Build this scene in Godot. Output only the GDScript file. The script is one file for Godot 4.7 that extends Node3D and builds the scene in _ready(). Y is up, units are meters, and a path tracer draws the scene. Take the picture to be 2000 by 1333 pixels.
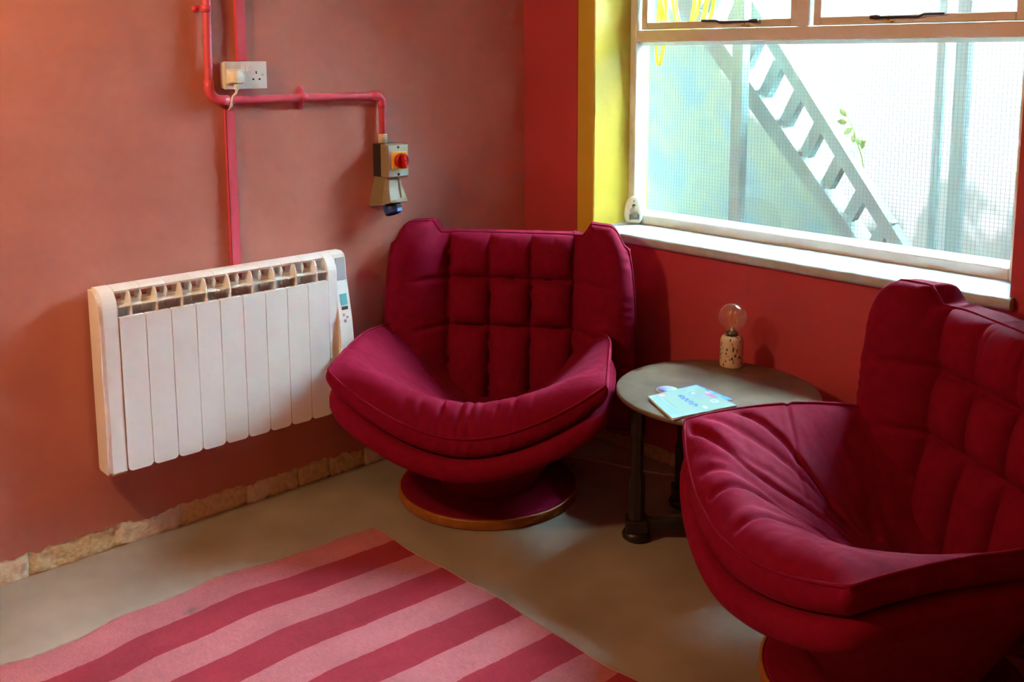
extends Node3D

var M := {}
var rng := RandomNumberGenerator.new()
var hiss := FastNoiseLite.new()

# ---------------------------------------------------------------- materials
func noise_tex(freq: float, a: Color, b: Color, seed_value := 1, size := 512, octaves := 4, lo := 0.0, hi := 1.0) -> NoiseTexture2D:
	var n := FastNoiseLite.new()
	n.seed = seed_value
	n.frequency = freq
	n.fractal_octaves = octaves
	var t := NoiseTexture2D.new()
	t.noise = n
	t.width = size
	t.height = size
	t.seamless = true
	var g := Gradient.new()
	g.offsets = PackedFloat32Array([lo, hi])
	g.colors = PackedColorArray([a, b])
	t.color_ramp = g
	return t

func bump_tex(freq: float, seed_value := 1, octaves := 4) -> NoiseTexture2D:
	return noise_tex(freq, Color.BLACK, Color.WHITE, seed_value, 512, octaves)

func mat(key: String, color: Color, rough := 0.6, metal := 0.0) -> StandardMaterial3D:
	var m := StandardMaterial3D.new()
	m.resource_name = key
	m.albedo_color = color
	m.roughness = rough
	m.metallic = metal
	M[key] = m
	return m

func textured(m: StandardMaterial3D, tex: Texture2D, scale: float, world := true) -> StandardMaterial3D:
	m.albedo_texture = tex
	m.uv1_triplanar = true
	m.uv1_world_triplanar = world
	m.uv1_scale = Vector3.ONE * scale
	return m

func relief(m: StandardMaterial3D, tex: Texture2D, depth: float) -> StandardMaterial3D:
	m.heightmap_enabled = true
	m.heightmap_texture = tex
	m.heightmap_scale = depth
	return m

func materials() -> void:
	var plaster_bump := bump_tex(0.012, 5, 5)
	relief(textured(mat("salmon_wall", Color8(205, 126, 108), 0.62), noise_tex(0.006, Color(0.93, 0.93, 0.93), Color(1, 1, 1), 3), 0.9), plaster_bump, 0.25)
	relief(textured(mat("crimson_wall", Color8(188, 62, 70), 0.6), noise_tex(0.006, Color(0.94, 0.92, 0.92), Color(1, 1, 1), 4), 0.9), plaster_bump, 0.2)
	relief(textured(mat("yellow_paint", Color8(212, 178, 48), 0.5), noise_tex(0.006, Color(0.95, 0.95, 0.95), Color(1, 1, 1), 8), 0.9), plaster_bump, 0.15)
	mat("white_ceiling", Color8(190, 172, 150), 0.8)
	relief(textured(mat("floor_paint", Color8(168, 150, 138), 0.42), noise_tex(0.007, Color(0.80, 0.78, 0.76), Color(1, 1, 1), 11, 512, 5), 0.55), bump_tex(0.02, 12, 4), 0.05)
	mat("frame_white", Color8(226, 222, 208), 0.45)
	relief(textured(mat("sill_white", Color8(186, 198, 204), 0.5), noise_tex(0.02, Color(0.9, 0.9, 0.9), Color(1, 1, 1), 21), 1.5), bump_tex(0.03, 22), 0.06)
	mat("pink_gloss", Color8(228, 84, 102), 0.4)
	mat("socket_white", Color8(232, 226, 220), 0.35)
	mat("plug_white", Color8(236, 232, 220), 0.4)
	mat("hole_black", Color8(14, 12, 12), 0.8)
	mat("radiator_white", Color8(238, 233, 228), 0.42)
	# grey plastic: only the insert and the three small buttons of the control panel at the radiator end
	mat("control_insert_grey", Color8(172, 166, 168), 0.5)
	mat("lcd_teal", Color8(96, 168, 172), 0.3)
	mat("button_dark", Color8(46, 36, 34), 0.5)
	mat("isolator_black", Color8(44, 40, 40), 0.5)
	mat("isolator_grey", Color8(150, 132, 104), 0.5)
	mat("isolator_plate", Color8(176, 178, 170), 0.45)
	mat("switch_yellow", Color8(238, 176, 24), 0.4)
	mat("switch_red", Color8(196, 30, 22), 0.32)
	mat("inlet_grey", Color8(136, 120, 96), 0.55)
	mat("inlet_blue", Color8(36, 70, 128), 0.45)
	mat("gland_cream", Color8(232, 214, 190), 0.45)
	var velvet := mat("velvet", Color8(131, 9, 40), 0.82)
	textured(velvet, noise_tex(0.02, Color(0.86, 0.86, 0.88), Color(1, 1, 1), 31, 512, 4), 2.4, false)
	relief(velvet, bump_tex(0.05, 32, 3), 0.03)
	velvet.rim_enabled = true
	velvet.rim = 0.5
	velvet.rim_tint = 0.82
	velvet.metallic_specular = 0.18
	textured(mat("rim_wood", Color8(176, 104, 34), 0.42), noise_tex(0.02, Color(0.78, 0.72, 0.66), Color(1, 1, 1), 41), 2.0)
	relief(textured(mat("table_wood", Color8(126, 106, 90), 0.38), noise_tex(0.008, Color(0.62, 0.58, 0.54), Color(1, 1, 1), 43, 512, 5), 1.2), bump_tex(0.03, 44), 0.03)
	textured(mat("table_leg", Color8(46, 34, 28), 0.4), noise_tex(0.02, Color(0.7, 0.68, 0.66), Color(1, 1, 1), 45), 2.0)
	mat("table_edge", Color8(70, 64, 58), 0.3, 0.3)
	mat("brass_dark", Color8(120, 116, 92), 0.35, 0.7)
	mat("bulb_base", Color8(200, 196, 180), 0.3, 0.6)
	mat("filament", Color8(226, 150, 50), 0.5)
	var glass := mat("bulb_glass", Color(0.86, 0.72, 0.55, 0.12), 0.03)
	glass.transparency = BaseMaterial3D.TRANSPARENCY_ALPHA
	M["terrazzo"] = terrazzo()
	mat("page_white", Color8(226, 226, 220), 0.6)
	mat("cable_white", Color8(206, 186, 156), 0.5)
	relief(textured(mat("rubble", Color8(250, 242, 228), 0.9), noise_tex(0.02, Color(0.93, 0.89, 0.82), Color(1, 1, 1), 51, 512, 5), 3.0), bump_tex(0.03, 52, 5), 0.25)
	relief(textured(mat("rubble_ochre", Color8(248, 232, 198), 0.95), noise_tex(0.03, Color(0.86, 0.80, 0.70), Color(1, 1, 1), 53, 512, 5), 3.0), bump_tex(0.03, 54, 5), 0.3)
	mat("mortar", Color8(200, 170, 130), 0.95)
	mat("iron_dark", Color8(70, 58, 54), 0.45, 0.5)
	mat("brass", Color8(176, 140, 84), 0.4, 0.7)
	mat("steel_outside", Color8(128, 158, 152), 0.6)
	mat("hose_yellow", Color8(248, 226, 40), 0.45)
	mat("render_outside", Color8(90, 80, 71), 0.9)
	mat("side_brick", Color8(86, 70, 62), 0.9)
	mat("paving_outside", Color8(84, 84, 80), 0.9)
	mat("leaf_green", Color8(150, 176, 96), 0.7)
	var pane := mat("wired_pane", Color(0.86, 0.95, 0.92, 0.06), 0.04)
	pane.transparency = BaseMaterial3D.TRANSPARENCY_ALPHA
	mat("wire_steel", Color8(96, 120, 112), 0.6)
	var glow := mat("lamp_globe", Color8(255, 226, 186), 0.5)
	glow.emission_enabled = true
	glow.emission = Color(1.0, 0.83, 0.60)
	glow.emission_energy_multiplier = 0.15
	mat("flex_brown", Color8(70, 50, 40), 0.6)
	mat("stitch_cream", Color8(150, 122, 110), 0.9)

func terrazzo() -> StandardMaterial3D:
	var im := Image.create(512, 256, false, Image.FORMAT_RGB8)
	im.fill(Color8(214, 188, 152))
	var r := RandomNumberGenerator.new()
	r.seed = 77
	var tones := [Color8(40, 34, 30), Color8(140, 86, 50), Color8(96, 100, 84), Color8(170, 120, 84), Color8(60, 52, 46), Color8(232, 214, 186)]
	for k in 170:
		var c: Color = tones[r.randi() % tones.size()]
		var cx := r.randi_range(0, 511)
		var cy := r.randi_range(0, 255)
		var a := r.randf_range(3, 11)
		var b := r.randf_range(3, 8)
		var turn := r.randf() * PI
		for dx in range(-11, 12):
			for dy in range(-11, 12):
				var p := Vector2(dx, dy).rotated(turn)
				if absf(p.x) / a + absf(p.y) / b < 1.0:
					im.set_pixel(posmod(cx + dx, 512), posmod(cy + dy, 256), c)
	var m := mat("terrazzo", Color.WHITE, 0.5)
	m.albedo_texture = ImageTexture.create_from_image(im)
	return m

# ---------------------------------------------------------------- mesh helpers
func mb() -> SurfaceTool:
	var st := SurfaceTool.new()
	st.begin(Mesh.PRIMITIVE_TRIANGLES)
	return st

func fin(st: SurfaceTool, called: String, m: Material, parent: Node = self) -> MeshInstance3D:
	st.generate_normals()
	var o := MeshInstance3D.new()
	o.name = called
	o.mesh = st.commit()
	o.material_override = m
	parent.add_child(o, true)
	return o

# a closed shape: corners, triangles in one consistent order; the outside is found from its volume
func shape(st: SurfaceTool, v: PackedVector3Array, f: PackedInt32Array, uv := PackedVector2Array(), group := -1, groups := PackedInt32Array()) -> void:
	var c := Vector3.ZERO
	for p in v:
		c += p
	c /= v.size()
	var vol := 0.0
	for k in range(0, f.size(), 3):
		vol += (v[f[k]] - c).dot((v[f[k + 1]] - c).cross(v[f[k + 2]] - c))
	for k in range(0, f.size(), 3):
		var order := [f[k], f[k + 2], f[k + 1]] if vol > 0.0 else [f[k], f[k + 1], f[k + 2]]
		st.set_smooth_group(group if groups.is_empty() else groups[k / 3])
		for i in order:
			st.set_uv(Vector2.ZERO if uv.is_empty() else uv[i])
			st.add_vertex(v[i])

func box(st: SurfaceTool, c: Vector3, size: Vector3, bev := 0.0, basis := Basis()) -> void:
	var h := size / 2.0
	var v := PackedVector3Array()
	var f := PackedInt32Array()
	var ks := [-1.0, 1.0] if bev <= 0.0 else [-1.0, -0.5, 0.5, 1.0]
	for axis in 3:
		for side in [-1.0, 1.0]:
			var first := v.size()
			var n: int = ks.size()
			for a in ks:
				for b in ks:
					var q := Vector3.ZERO
					q[axis] = side * h[axis]
					var ax := (axis + 1) % 3
					var bx := (axis + 2) % 3
					q[ax] = signf(a) * (h[ax] if absf(a) == 1.0 else h[ax] - bev)
					q[bx] = signf(b) * (h[bx] if absf(b) == 1.0 else h[bx] - bev)
					if bev > 0.0:
						var inner := Vector3(clampf(q.x, -h.x + bev, h.x - bev), clampf(q.y, -h.y + bev, h.y - bev), clampf(q.z, -h.z + bev, h.z - bev))
						q = inner + (q - inner).normalized() * bev
					v.append(c + basis * q)
			for i in n - 1:
				for j in n - 1:
					var a0 := first + i * n + j
					var quad := [a0, a0 + n, a0 + n + 1, a0, a0 + n + 1, a0 + 1]
					if side < 0.0:
						quad.reverse()
					f.append_array(PackedInt32Array(quad))
	shape(st, v, f)

func tube(st: SurfaceTool, pts: Array, r: float, n := 10, closed := false, flat := 1.0) -> void:
	var v := PackedVector3Array()
	var f := PackedInt32Array()
	var m := pts.size()
	var up := Vector3.UP
	var t0: Vector3 = (pts[1] - pts[0]).normalized()
	if absf(t0.dot(up)) > 0.9:
		up = Vector3.RIGHT
	var side := t0.cross(up).normalized()
	for k in m:
		var a: Vector3 = pts[posmod(k - 1, m)] if closed or k > 0 else pts[0]
		var b: Vector3 = pts[(k + 1) % m] if closed or k < m - 1 else pts[m - 1]
		var t := (b - a).normalized()
		side = (side - t * side.dot(t)).normalized()
		var other := t.cross(side)
		for j in n:
			var ang := TAU * j / n
			v.append(pts[k] + side * cos(ang) * r + other * sin(ang) * r * flat)
	for k in (m if closed else m - 1):
		for j in n:
			var a := k * n + j
			var b := k * n + (j + 1) % n
			var c := ((k + 1) % m) * n + j
			var d := ((k + 1) % m) * n + (j + 1) % n
			f.append_array(PackedInt32Array([a, b, d, a, d, c]))
	if not closed:
		v.append(pts[0])
		v.append(pts[m - 1])
		for j in n:
			f.append_array(PackedInt32Array([m * n, (j + 1) % n, j]))
			f.append_array(PackedInt32Array([m * n + 1, (m - 1) * n + j, (m - 1) * n + (j + 1) % n]))
	shape(st, v, f, PackedVector2Array(), 1)

func lathe(st: SurfaceTool, prof: Array, n := 32, at := Vector3.ZERO, basis := Basis(), group := 1, phase := 0.0) -> void:
	var v := PackedVector3Array()
	var f := PackedInt32Array()
	var uv := PackedVector2Array()
	var m := prof.size()
	var run := PackedFloat32Array([0.0])
	for k in range(1, m):
		run.append(run[k - 1] + (prof[k] - prof[k - 1]).length())
	for k in m:
		for j in n + 1:
			var ang := TAU * j / n + phase
			v.append(at + basis * Vector3(prof[k].x * cos(ang), prof[k].y, prof[k].x * sin(ang)))
			uv.append(Vector2(float(j) / n, run[k] / run[m - 1]))
	for k in m - 1:
		for j in n:
			var a := k * (n + 1) + j
			f.append_array(PackedInt32Array([a, a + n + 1, a + n + 2, a, a + n + 2, a + 1]))
	shape(st, v, f, uv, group)

# a flat outline pushed from depth a to depth b; place turns (x, y, depth) into a point
func prism(st: SurfaceTool, outline: PackedVector2Array, a: float, b: float, place: Callable) -> void:
	var v := PackedVector3Array()
	var f := PackedInt32Array()
	var n := outline.size()
	for q in outline:
		v.append(place.call(q, a))
	for q in outline:
		v.append(place.call(q, b))
	var tri := Geometry2D.triangulate_polygon(outline)
	for k in range(0, tri.size(), 3):
		var ccw := (outline[tri[k + 1]] - outline[tri[k]]).cross(outline[tri[k + 2]] - outline[tri[k]]) > 0.0
		var q := [tri[k], tri[k + 1], tri[k + 2]] if ccw else [tri[k], tri[k + 2], tri[k + 1]]
		f.append_array(PackedInt32Array([q[0], q[2], q[1], q[0] + n, q[1] + n, q[2] + n]))
	var turn := Geometry2D.is_polygon_clockwise(outline)
	for k in n:
		var k1 := (k + 1) % n
		if turn:
			f.append_array(PackedInt32Array([k, k1 + n, k1, k, k + n, k1 + n]))
		else:
			f.append_array(PackedInt32Array([k, k1, k1 + n, k, k1 + n, k + n]))
	shape(st, v, f)

# two faces given as functions of (u, v) in -1..1, joined by a band; edges in smooth groups of their own
func slab(st: SurfaceTool, nu: int, nv: int, front: Callable, back: Callable, nb := 3, bulge := 0.0) -> PackedVector3Array:
	var v := PackedVector3Array()
	var f := PackedInt32Array()
	var uv := PackedVector2Array()
	var groups := PackedInt32Array()
	for face in [front, back]:
		for i in nu + 1:
			for j in nv + 1:
				var a := -1.0 + 2.0 * i / nu
				var b := -1.0 + 2.0 * j / nv
				v.append(face.call(a, b))
				uv.append(Vector2((a + 1) / 2, (b + 1) / 2))
	var size := (nu + 1) * (nv + 1)
	for face in 2:
		for i in nu:
			for j in nv:
				var a := face * size + i * (nv + 1) + j
				var q := [a, a + nv + 1, a + nv + 2, a, a + nv + 2, a + 1]
				if face == 1:
					q.reverse()
				f.append_array(PackedInt32Array(q))
				groups.append_array(PackedInt32Array([1, 1] if face == 0 else [3, 3]))
	var ring := []
	for i in nu:
		ring.append(Vector2i(i, 0))
	for j in nv:
		ring.append(Vector2i(nu, j))
	for i in nu:
		ring.append(Vector2i(nu - i, nv))
	for j in nv:
		ring.append(Vector2i(0, nv - j))
	var edge := PackedVector3Array()
	var rows := []
	for k in nb + 1:
		var t := float(k) / nb
		var row := PackedInt32Array()
		for q in ring:
			var at: int = q.x * (nv + 1) + q.y
			if k == 0 or k == nb:
				row.append(at if k == 0 else at + size)
				if k == 0:
					edge.append(v[at])
				continue
			var inner: int = clampi(q.x, 1, nu - 1) * (nv + 1) + clampi(q.y, 1, nv - 1)
			var out := (v[at] + v[at + size] - v[inner] - v[inner + size]).normalized()
			row.append(v.size())
			v.append(v[at].lerp(v[at + size], t) + out * bulge * sin(PI * t))
			uv.append(uv[at])
		rows.append(row)
	for k in nb:
		for j in ring.size():
			var j1 := (j + 1) % ring.size()
			f.append_array(PackedInt32Array([rows[k][j], rows[k + 1][j], rows[k + 1][j1], rows[k][j], rows[k + 1][j1], rows[k][j1]]))
			groups.append_array(PackedInt32Array([2, 2]))
	shape(st, v, f, uv, 1, groups)
	return edge

func thing(called: String, label: String, category: String, at := Vector3.ZERO, turn := 0.0, group := "") -> Node3D:
	var o := Node3D.new()
	o.name = called
	add_child(o, true)
	o.position = at
	o.rotation.y = turn
	tag(o, label, category, group)
	return o

func tag(o: Node, label: String, category: String, group := "") -> void:
	o.set_meta("label", label)
	o.set_meta("category", category)
	if group:
		o.set_meta("group", group)

func struct(o: Node) -> void:
	o.set_meta("kind", "structure")

func arc(c: Vector3, a: Vector3, b: Vector3, r: float, from: float, to: float, n: int) -> Array:
	var out := []
	for k in n + 1:
		var t := lerpf(from, to, float(k) / n)
		out.append(c + a * cos(t) * r + b * sin(t) * r)
	return out

func rounded(x0: float, y0: float, x1: float, y1: float, r: Array, n := 4) -> PackedVector2Array:
	var out := PackedVector2Array()
	var cs := [[x1, y1, 0.0, r[0]], [x0, y1, PI / 2, r[1]], [x0, y0, PI, r[2]], [x1, y0, PI * 1.5, r[3]]]
	for c in cs:
		var rr: float = c[3]
		var cx: float = c[0] - rr if c[0] == x1 else c[0] + rr
		var cy: float = c[1] - rr if c[1] == y1 else c[1] + rr
		if rr <= 0.0:
			out.append(Vector2(cx, cy))
			continue
		for k in n + 1:
			var t: float = c[2] + PI / 2 * k / n
			out.append(Vector2(cx + rr * cos(t), cy + rr * sin(t)))
	return out

# ---------------------------------------------------------------- scene
func _ready() -> void:
	var cam := Camera3D.new()
	cam.name = "camera"
	add_child(cam)
	cam.projection = Camera3D.PROJECTION_FRUSTUM
	cam.near = 0.1
	cam.far = 60.0
	var focal := 1970.0
	cam.size = 1333.0 / focal * cam.near
	cam.frustum_offset = Vector2(0.0, -(666.5 - 396.0) / focal * cam.near)
	var yaw := deg_to_rad(47.35)
	var pitch := deg_to_rad(8.44)
	var fwd := Vector3(-sin(yaw) * cos(pitch), -sin(pitch), -cos(yaw) * cos(pitch))
	var right := Vector3(cos(yaw), 0, -sin(yaw))
	var roll := deg_to_rad(-0.23)
	var up := right.cross(fwd)
	var r2 := right * cos(roll) + up * sin(roll)
	cam.transform = Transform3D(Basis(r2, r2.cross(fwd), -fwd), Vector3(2.963, 1.5, 2.8))
	cam.current = true

	var env := Environment.new()
	env.background_mode = Environment.BG_SKY
	var sky := Sky.new()
	var sm := ProceduralSkyMaterial.new()
	sm.sky_top_color = Color8(110, 165, 240)
	sm.sky_horizon_color = Color8(190, 215, 246)
	sm.ground_bottom_color = Color8(150, 150, 150)
	sm.ground_horizon_color = Color8(190, 200, 210)
	sm.sky_energy_multiplier = 0.2
	sm.ground_energy_multiplier = 1.0
	sky.sky_material = sm
	env.sky = sky
	env.tonemap_mode = Environment.TONE_MAPPER_LINEAR
	env.tonemap_exposure = 16.0
	env.sdfgi_enabled = true
	env.ssao_enabled = true
	env.ssil_enabled = true
	var sun := DirectionalLight3D.new()
	sun.name = "sun"
	sun.light_color = Color(0.72, 0.91, 1.0)
	sun.light_energy = 21.0
	sun.light_angular_distance = 0.6
	sun.shadow_enabled = true
	sun.sky_mode = DirectionalLight3D.SKY_MODE_LIGHT_ONLY
	add_child(sun)
	sun.look_at_from_position(Vector3.ZERO, -Vector3(0.3, 0.77, 0.56))
	var we := WorldEnvironment.new()
	we.name = "environment"
	we.environment = env
	add_child(we)

	rng.seed = 4
	hiss.seed = 9
	hiss.frequency = 1.0
	materials()
	room()
	window()
	outside()
	pendant()
	radiator()
	wiring()
	armchair("armchair", "crimson velvet swivel armchair in the corner beside the radiator, below the rotary switch", Vector3(0.466, 0, 0.616), 37.5, {"sag": 0.165, "thick": 0.062, "roll": 0.05, "shift": 0.04, "lift": 0.0, "kind": 0})
	armchair("armchair", "crimson velvet swivel armchair under the window sill, its seat cushion overlapping the table edge", Vector3(1.946, 0, 0.636), -32.2, {"sag": 0.095, "thick": 0.075, "roll": 0.022, "lift": 0.006, "shift": 0.0, "kind": 1})
	table()
	rug()

# ---------------------------------------------------------------- room
const RX := 4.6
const RZ := 4.8
const RY := 2.6

func room() -> void:
	var st := mb()
	box(st, Vector3(RX / 2, -0.1, RZ / 2), Vector3(RX + 0.6, 0.2, RZ + 0.6))
	struct(fin(st, "floor", M.floor_paint))
	st = mb()
	box(st, Vector3(RX / 2, RY + 0.1, RZ / 2), Vector3(RX + 0.6, 0.2, RZ + 0.6))
	struct(fin(st, "ceiling", M.white_ceiling))
	# left wall: painted plaster that stops short of the floor, rubble behind it
	st = mb()
	box(st, Vector3(-0.15, 1.34, RZ / 2), Vector3(0.3, 2.52, RZ + 0.6))
	var wl := fin(st, "wall_left", M.salmon_wall)
	struct(wl)
	ragged(wl, M.salmon_wall, 0.0, RZ, func(a: float, y: float, d: float) -> Vector3: return Vector3(d, y, a), 0.08, 1)
	stones(wl, 0.02, RZ - 0.1, func(a: float, y: float, d: float) -> Vector3: return Vector3(d, y, a), 0.088, 3)
	# wall with the window
	var x0 := 0.293
	var x1 := 0.381
	var xr := 1.915
	st = mb()
	var z0 := -0.32
	box(st, Vector3(x0 / 2, 1.33, z0 / 2), Vector3(x0, 2.54, -z0))
	box(st, Vector3((xr + RX) / 2, 1.33, z0 / 2), Vector3(RX - xr, 2.54, -z0))
	box(st, Vector3((x0 + xr) / 2, (0.06 + 0.805) / 2, z0 / 2), Vector3(xr - x0, 0.745, -z0))
	box(st, Vector3((x0 + xr) / 2, (2.08 + RY) / 2, z0 / 2), Vector3(xr - x0, RY - 2.08, -z0))
	var wb := fin(st, "wall_back", M.crimson_wall)
	struct(wb)
	ragged(wb, M.crimson_wall, 0.0, RX, func(a: float, y: float, d: float) -> Vector3: return Vector3(a, y, d), 0.06, 2)
	stones(wb, 0.02, RX - 0.1, func(a: float, y: float, d: float) -> Vector3: return Vector3(a, y, d), 0.064, 5)
	st = mb()
	box(st, Vector3((x0 + x1) / 2, (0.805 + 2.08) / 2, z0 / 2), Vector3(x1 - x0, 2.08 - 0.805, -z0 + 0.002), 0.006)
	struct(fin(st, "trim_1", M.yellow_paint))
	st = mb()
	box(st, Vector3(RX + 0.15, RY / 2, RZ / 2), Vector3(0.3, RY, RZ + 0.6))
	struct(fin(st, "wall_right", M.salmon_wall))
	st = mb()
	box(st, Vector3(RX / 2, RY / 2, RZ + 0.15), Vector3(RX, RY, 0.3))
	struct(fin(st, "wall_front", M.salmon_wall))

func ragged(parent: Node, m: Material, a0: float, a1: float, place: Callable, top: float, salt: int) -> void:
	# the torn lower edge of the paint: a thin skin with an uneven hem
	var st := mb()
	var n := int((a1 - a0) / 0.012)
	var v := PackedVector3Array()
	var f := PackedInt32Array()
	for k in n + 1:
		var a := lerpf(a0, a1, float(k) / n)
		var low := top - 0.008 + 0.016 * hiss.get_noise_2d(a * 6.0, salt) + 0.011 * hiss.get_noise_2d(a * 24.0, salt + 20.0) + 0.006 * hiss.get_noise_2d(a * 70.0, salt + 40.0)
		low = minf(low, top - 0.001)
		v.append_array(PackedVector3Array([place.call(a, top, 0.0), place.call(a, low, 0.0), place.call(a, top, -0.02), place.call(a, low, -0.02)]))
	for k in n:
		var b := k * 4
		f.append_array(PackedInt32Array([b, b + 1, b + 5, b, b + 5, b + 4, b + 1, b + 3, b + 7, b + 1, b + 7, b + 5, b + 3, b + 2, b + 6, b + 3, b + 6, b + 7, b + 2, b, b + 4, b + 2, b + 4, b + 6]))
	var e := n * 4
	f.append_array(PackedInt32Array([0, 2, 3, 0, 3, 1, e, e + 1, e + 3, e, e + 3, e + 2]))
	shape(st, v, f)
	fin(st, "torn_plaster_edge", m, parent)

func stones(parent: Node, a0: float, a1: float, place: Callable, top: float, salt: int) -> void:
	var st := mb()
	# mortar bed behind the stones
	var c: Vector3 = place.call((a0 + a1) / 2, top / 2, -0.11)
	var e: Vector3 = place.call(a1, top, 0.0) - place.call(a0, 0.0, 0.18)
	box(st, c, e.abs())
	fin(st, "mortar_bed", M.mortar, parent)
	var r := RandomNumberGenerator.new()
	r.seed = salt
	var a := a0
	while a < a1 - 0.05:
		var w := r.randf_range(0.08, 0.26)
		var b := minf(a + w, a1)
		var face := r.randf_range(-0.005, -0.001)
		var h := top + r.randf_range(-0.004, 0.002)
		var seed_a := r.randf() * 50.0
		st = mb()
		var gap := r.randf_range(-0.004, 0.002)
		var fr := func(u: float, v: float) -> Vector3:
			var s := lerpf(a + gap, b - gap, (u + 1) / 2)
			var y := lerpf(-0.002, h, (v + 1) / 2)
			var round_off := 0.007 * (pow(absf(u), 10.0) + 0.6 * pow(absf(v), 8.0))
			var d := face - round_off + 0.006 * hiss.get_noise_3d(s * 18.0, y * 18.0, seed_a) + 0.007 * hiss.get_noise_3d(s * 55.0, y * 55.0, seed_a)
			d = minf(d, -0.0005)
			return place.call(s + 0.004 * hiss.get_noise_2d(y * 40.0, seed_a + u), y, d)
		var bk := func(u: float, v: float) -> Vector3:
			return place.call(lerpf(a + gap, b - gap, (u + 1) / 2), lerpf(-0.002, h, (v + 1) / 2), -0.06)
		slab(st, 14, 8, fr, bk, 1)
		fin(st, "stone", M.rubble if r.randf() < 0.72 else M.rubble_ochre, parent)
		a = b

func window() -> void:
	var w := Node3D.new()
	w.name = "window_1"
	add_child(w)
	struct(w)
	var x1 := 0.381
	var xr := 1.915
	var top := 2.08
	var fw: StandardMaterial3D = M.frame_white
	var zf := -0.2
	var dz := 0.075
	var bar := func(called: String, xa: float, xb: float, ya: float, yb: float, z := zf, d := dz, bev := 0.004) -> void:
		var st := mb()
		box(st, Vector3((xa + xb) / 2, (ya + yb) / 2, z - d / 2), Vector3(xb - xa, yb - ya, d), bev)
		fin(st, called, fw, w)
	bar.call("stile", x1, 0.412, 0.838, top)
	bar.call("stile", 1.832, xr, 0.838, top)
	bar.call("bottom_rail", 0.412, 1.832, 0.838, 0.876)
	bar.call("transom", 0.412, 1.832, 1.538, 1.583)
	bar.call("head_rail", 0.412, 1.832, 2.035, top)
	bar.call("mullion", 1.103, 1.147, 1.583, 2.035)
	# putty bevel on the bottom rail
	var st := mb()
	prism(st, PackedVector2Array([Vector2(-0.204, 0.874), Vector2(-0.24, 0.892), Vector2(-0.24, 0.874)]), 0.412, 1.832, func(q: Vector2, d: float) -> Vector3: return Vector3(d, q.y, q.x))
	fin(st, "glazing_putty", fw, w)
	st = mb()
	prism(st, PackedVector2Array([Vector2(-0.214, 1.54), Vector2(-0.24, 1.526), Vector2(-0.24, 1.54)]), 0.412, 1.832, func(q: Vector2, d: float) -> Vector3: return Vector3(d, q.y, q.x))
	fin(st, "glazing_putty", fw, w)
	pane(w, 0.412, 1.832, 0.876, 1.538, -0.243)
	# opening lights above the transom
	for s in [[0.424, 1.098], [1.156, 1.826]]:
		var sash := mb()
		var xa: float = s[0]
		var xb: float = s[1]
		box(sash, Vector3(xa + 0.014, 1.809, -0.236), Vector3(0.028, 0.446, 0.042), 0.003)
		var frame := fin(sash, "casement_sash", fw, w)
		for piece in [[Vector3(xb - 0.014, 1.809, -0.236), Vector3(0.028, 0.446, 0.042), "sash_stile"], [Vector3((xa + xb) / 2, 1.599, -0.236), Vector3(xb - xa - 0.056, 0.026, 0.042), "sash_rail"], [Vector3((xa + xb) / 2, 2.019, -0.236), Vector3(xb - xa - 0.056, 0.026, 0.042), "sash_rail"]]:
			sash = mb()
			box(sash, piece[0], piece[1], 0.003)
			fin(sash, piece[2], fw, frame)
		pane(frame, xa + 0.026, xb - 0.026, 1.612, 2.008, -0.247)
	# casement stays
	for s in [[0.72, 0.94, 1.604, 1.0], [1.385, 1.60, 1.604, -1.0]]:
		var xa: float = s[0]
		var xb: float = s[1]
		var mid := (xa + xb) / 2
		st = mb()
		var dirn: float = s[3]
		var ends := [Vector3(xa, 1.606, -0.196), Vector3(xb, 1.606, -0.196)]
		var thin: Vector3 = ends[0] if dirn > 0 else ends[1]
		var thick: Vector3 = ends[1] if dirn > 0 else ends[0]
		tube(st, [thin + Vector3(0, 0.006, 0), thin.lerp(thick, 0.28) + Vector3(0, 0.005, 0), thin.lerp(thick, 0.36) + Vector3(0, -0.002, 0), thick + Vector3(0, -0.001, 0)], 0.0042, 8)
		lathe(st, [Vector2(0, -0.02), Vector2(0.006, -0.018), Vector2(0.0075, 0.0), Vector2(0.006, 0.016), Vector2(0, 0.018)], 10, thick, Basis(Vector3(0, 1, 0), Vector3(1, 0, 0), Vector3(0, 0, 1)))
		var stay := fin(st, "casement_stay", M.iron_dark, w)
		st = mb()
		box(st, Vector3(thick.x - dirn * 0.04, 1.593, -0.203), Vector3(0.022, 0.006, 0.014), 0.001)
		tube(st, [Vector3(thick.x - dirn * 0.04, 1.593, -0.2), Vector3(thick.x - dirn * 0.04, 1.61, -0.2)], 0.003, 8)
		fin(st, "stay_pin", M.brass, stay)
	# sill
	st = mb()
	var prof := rounded(-0.3, 0.805, 0.03, 0.84, [0.012, 0.0, 0.0, 0.014], 4)
	prism(st, prof, x1, xr - 0.001, func(q: Vector2, d: float) -> Vector3: return Vector3(d, q.y, q.x))
	var nose := rounded(0.003, 0.805, 0.03, 0.84, [0.012, 0.0, 0.0, 0.014], 4)
	prism(st, nose, xr - 0.001, xr + 0.012, func(q: Vector2, d: float) -> Vector3: return Vector3(d, q.y, q.x))
	struct(fin(st, "trim_2", M.sill_white))
	# painted pebble in the corner of the sill
	var peb := thing("painted_stone", "small pale upright stone painted with a grey-brown figure, on the sill against the yellow reveal", "stone", Vector3(0.437, 0.84, -0.167), deg_to_rad(38))
	st = mb()
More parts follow.
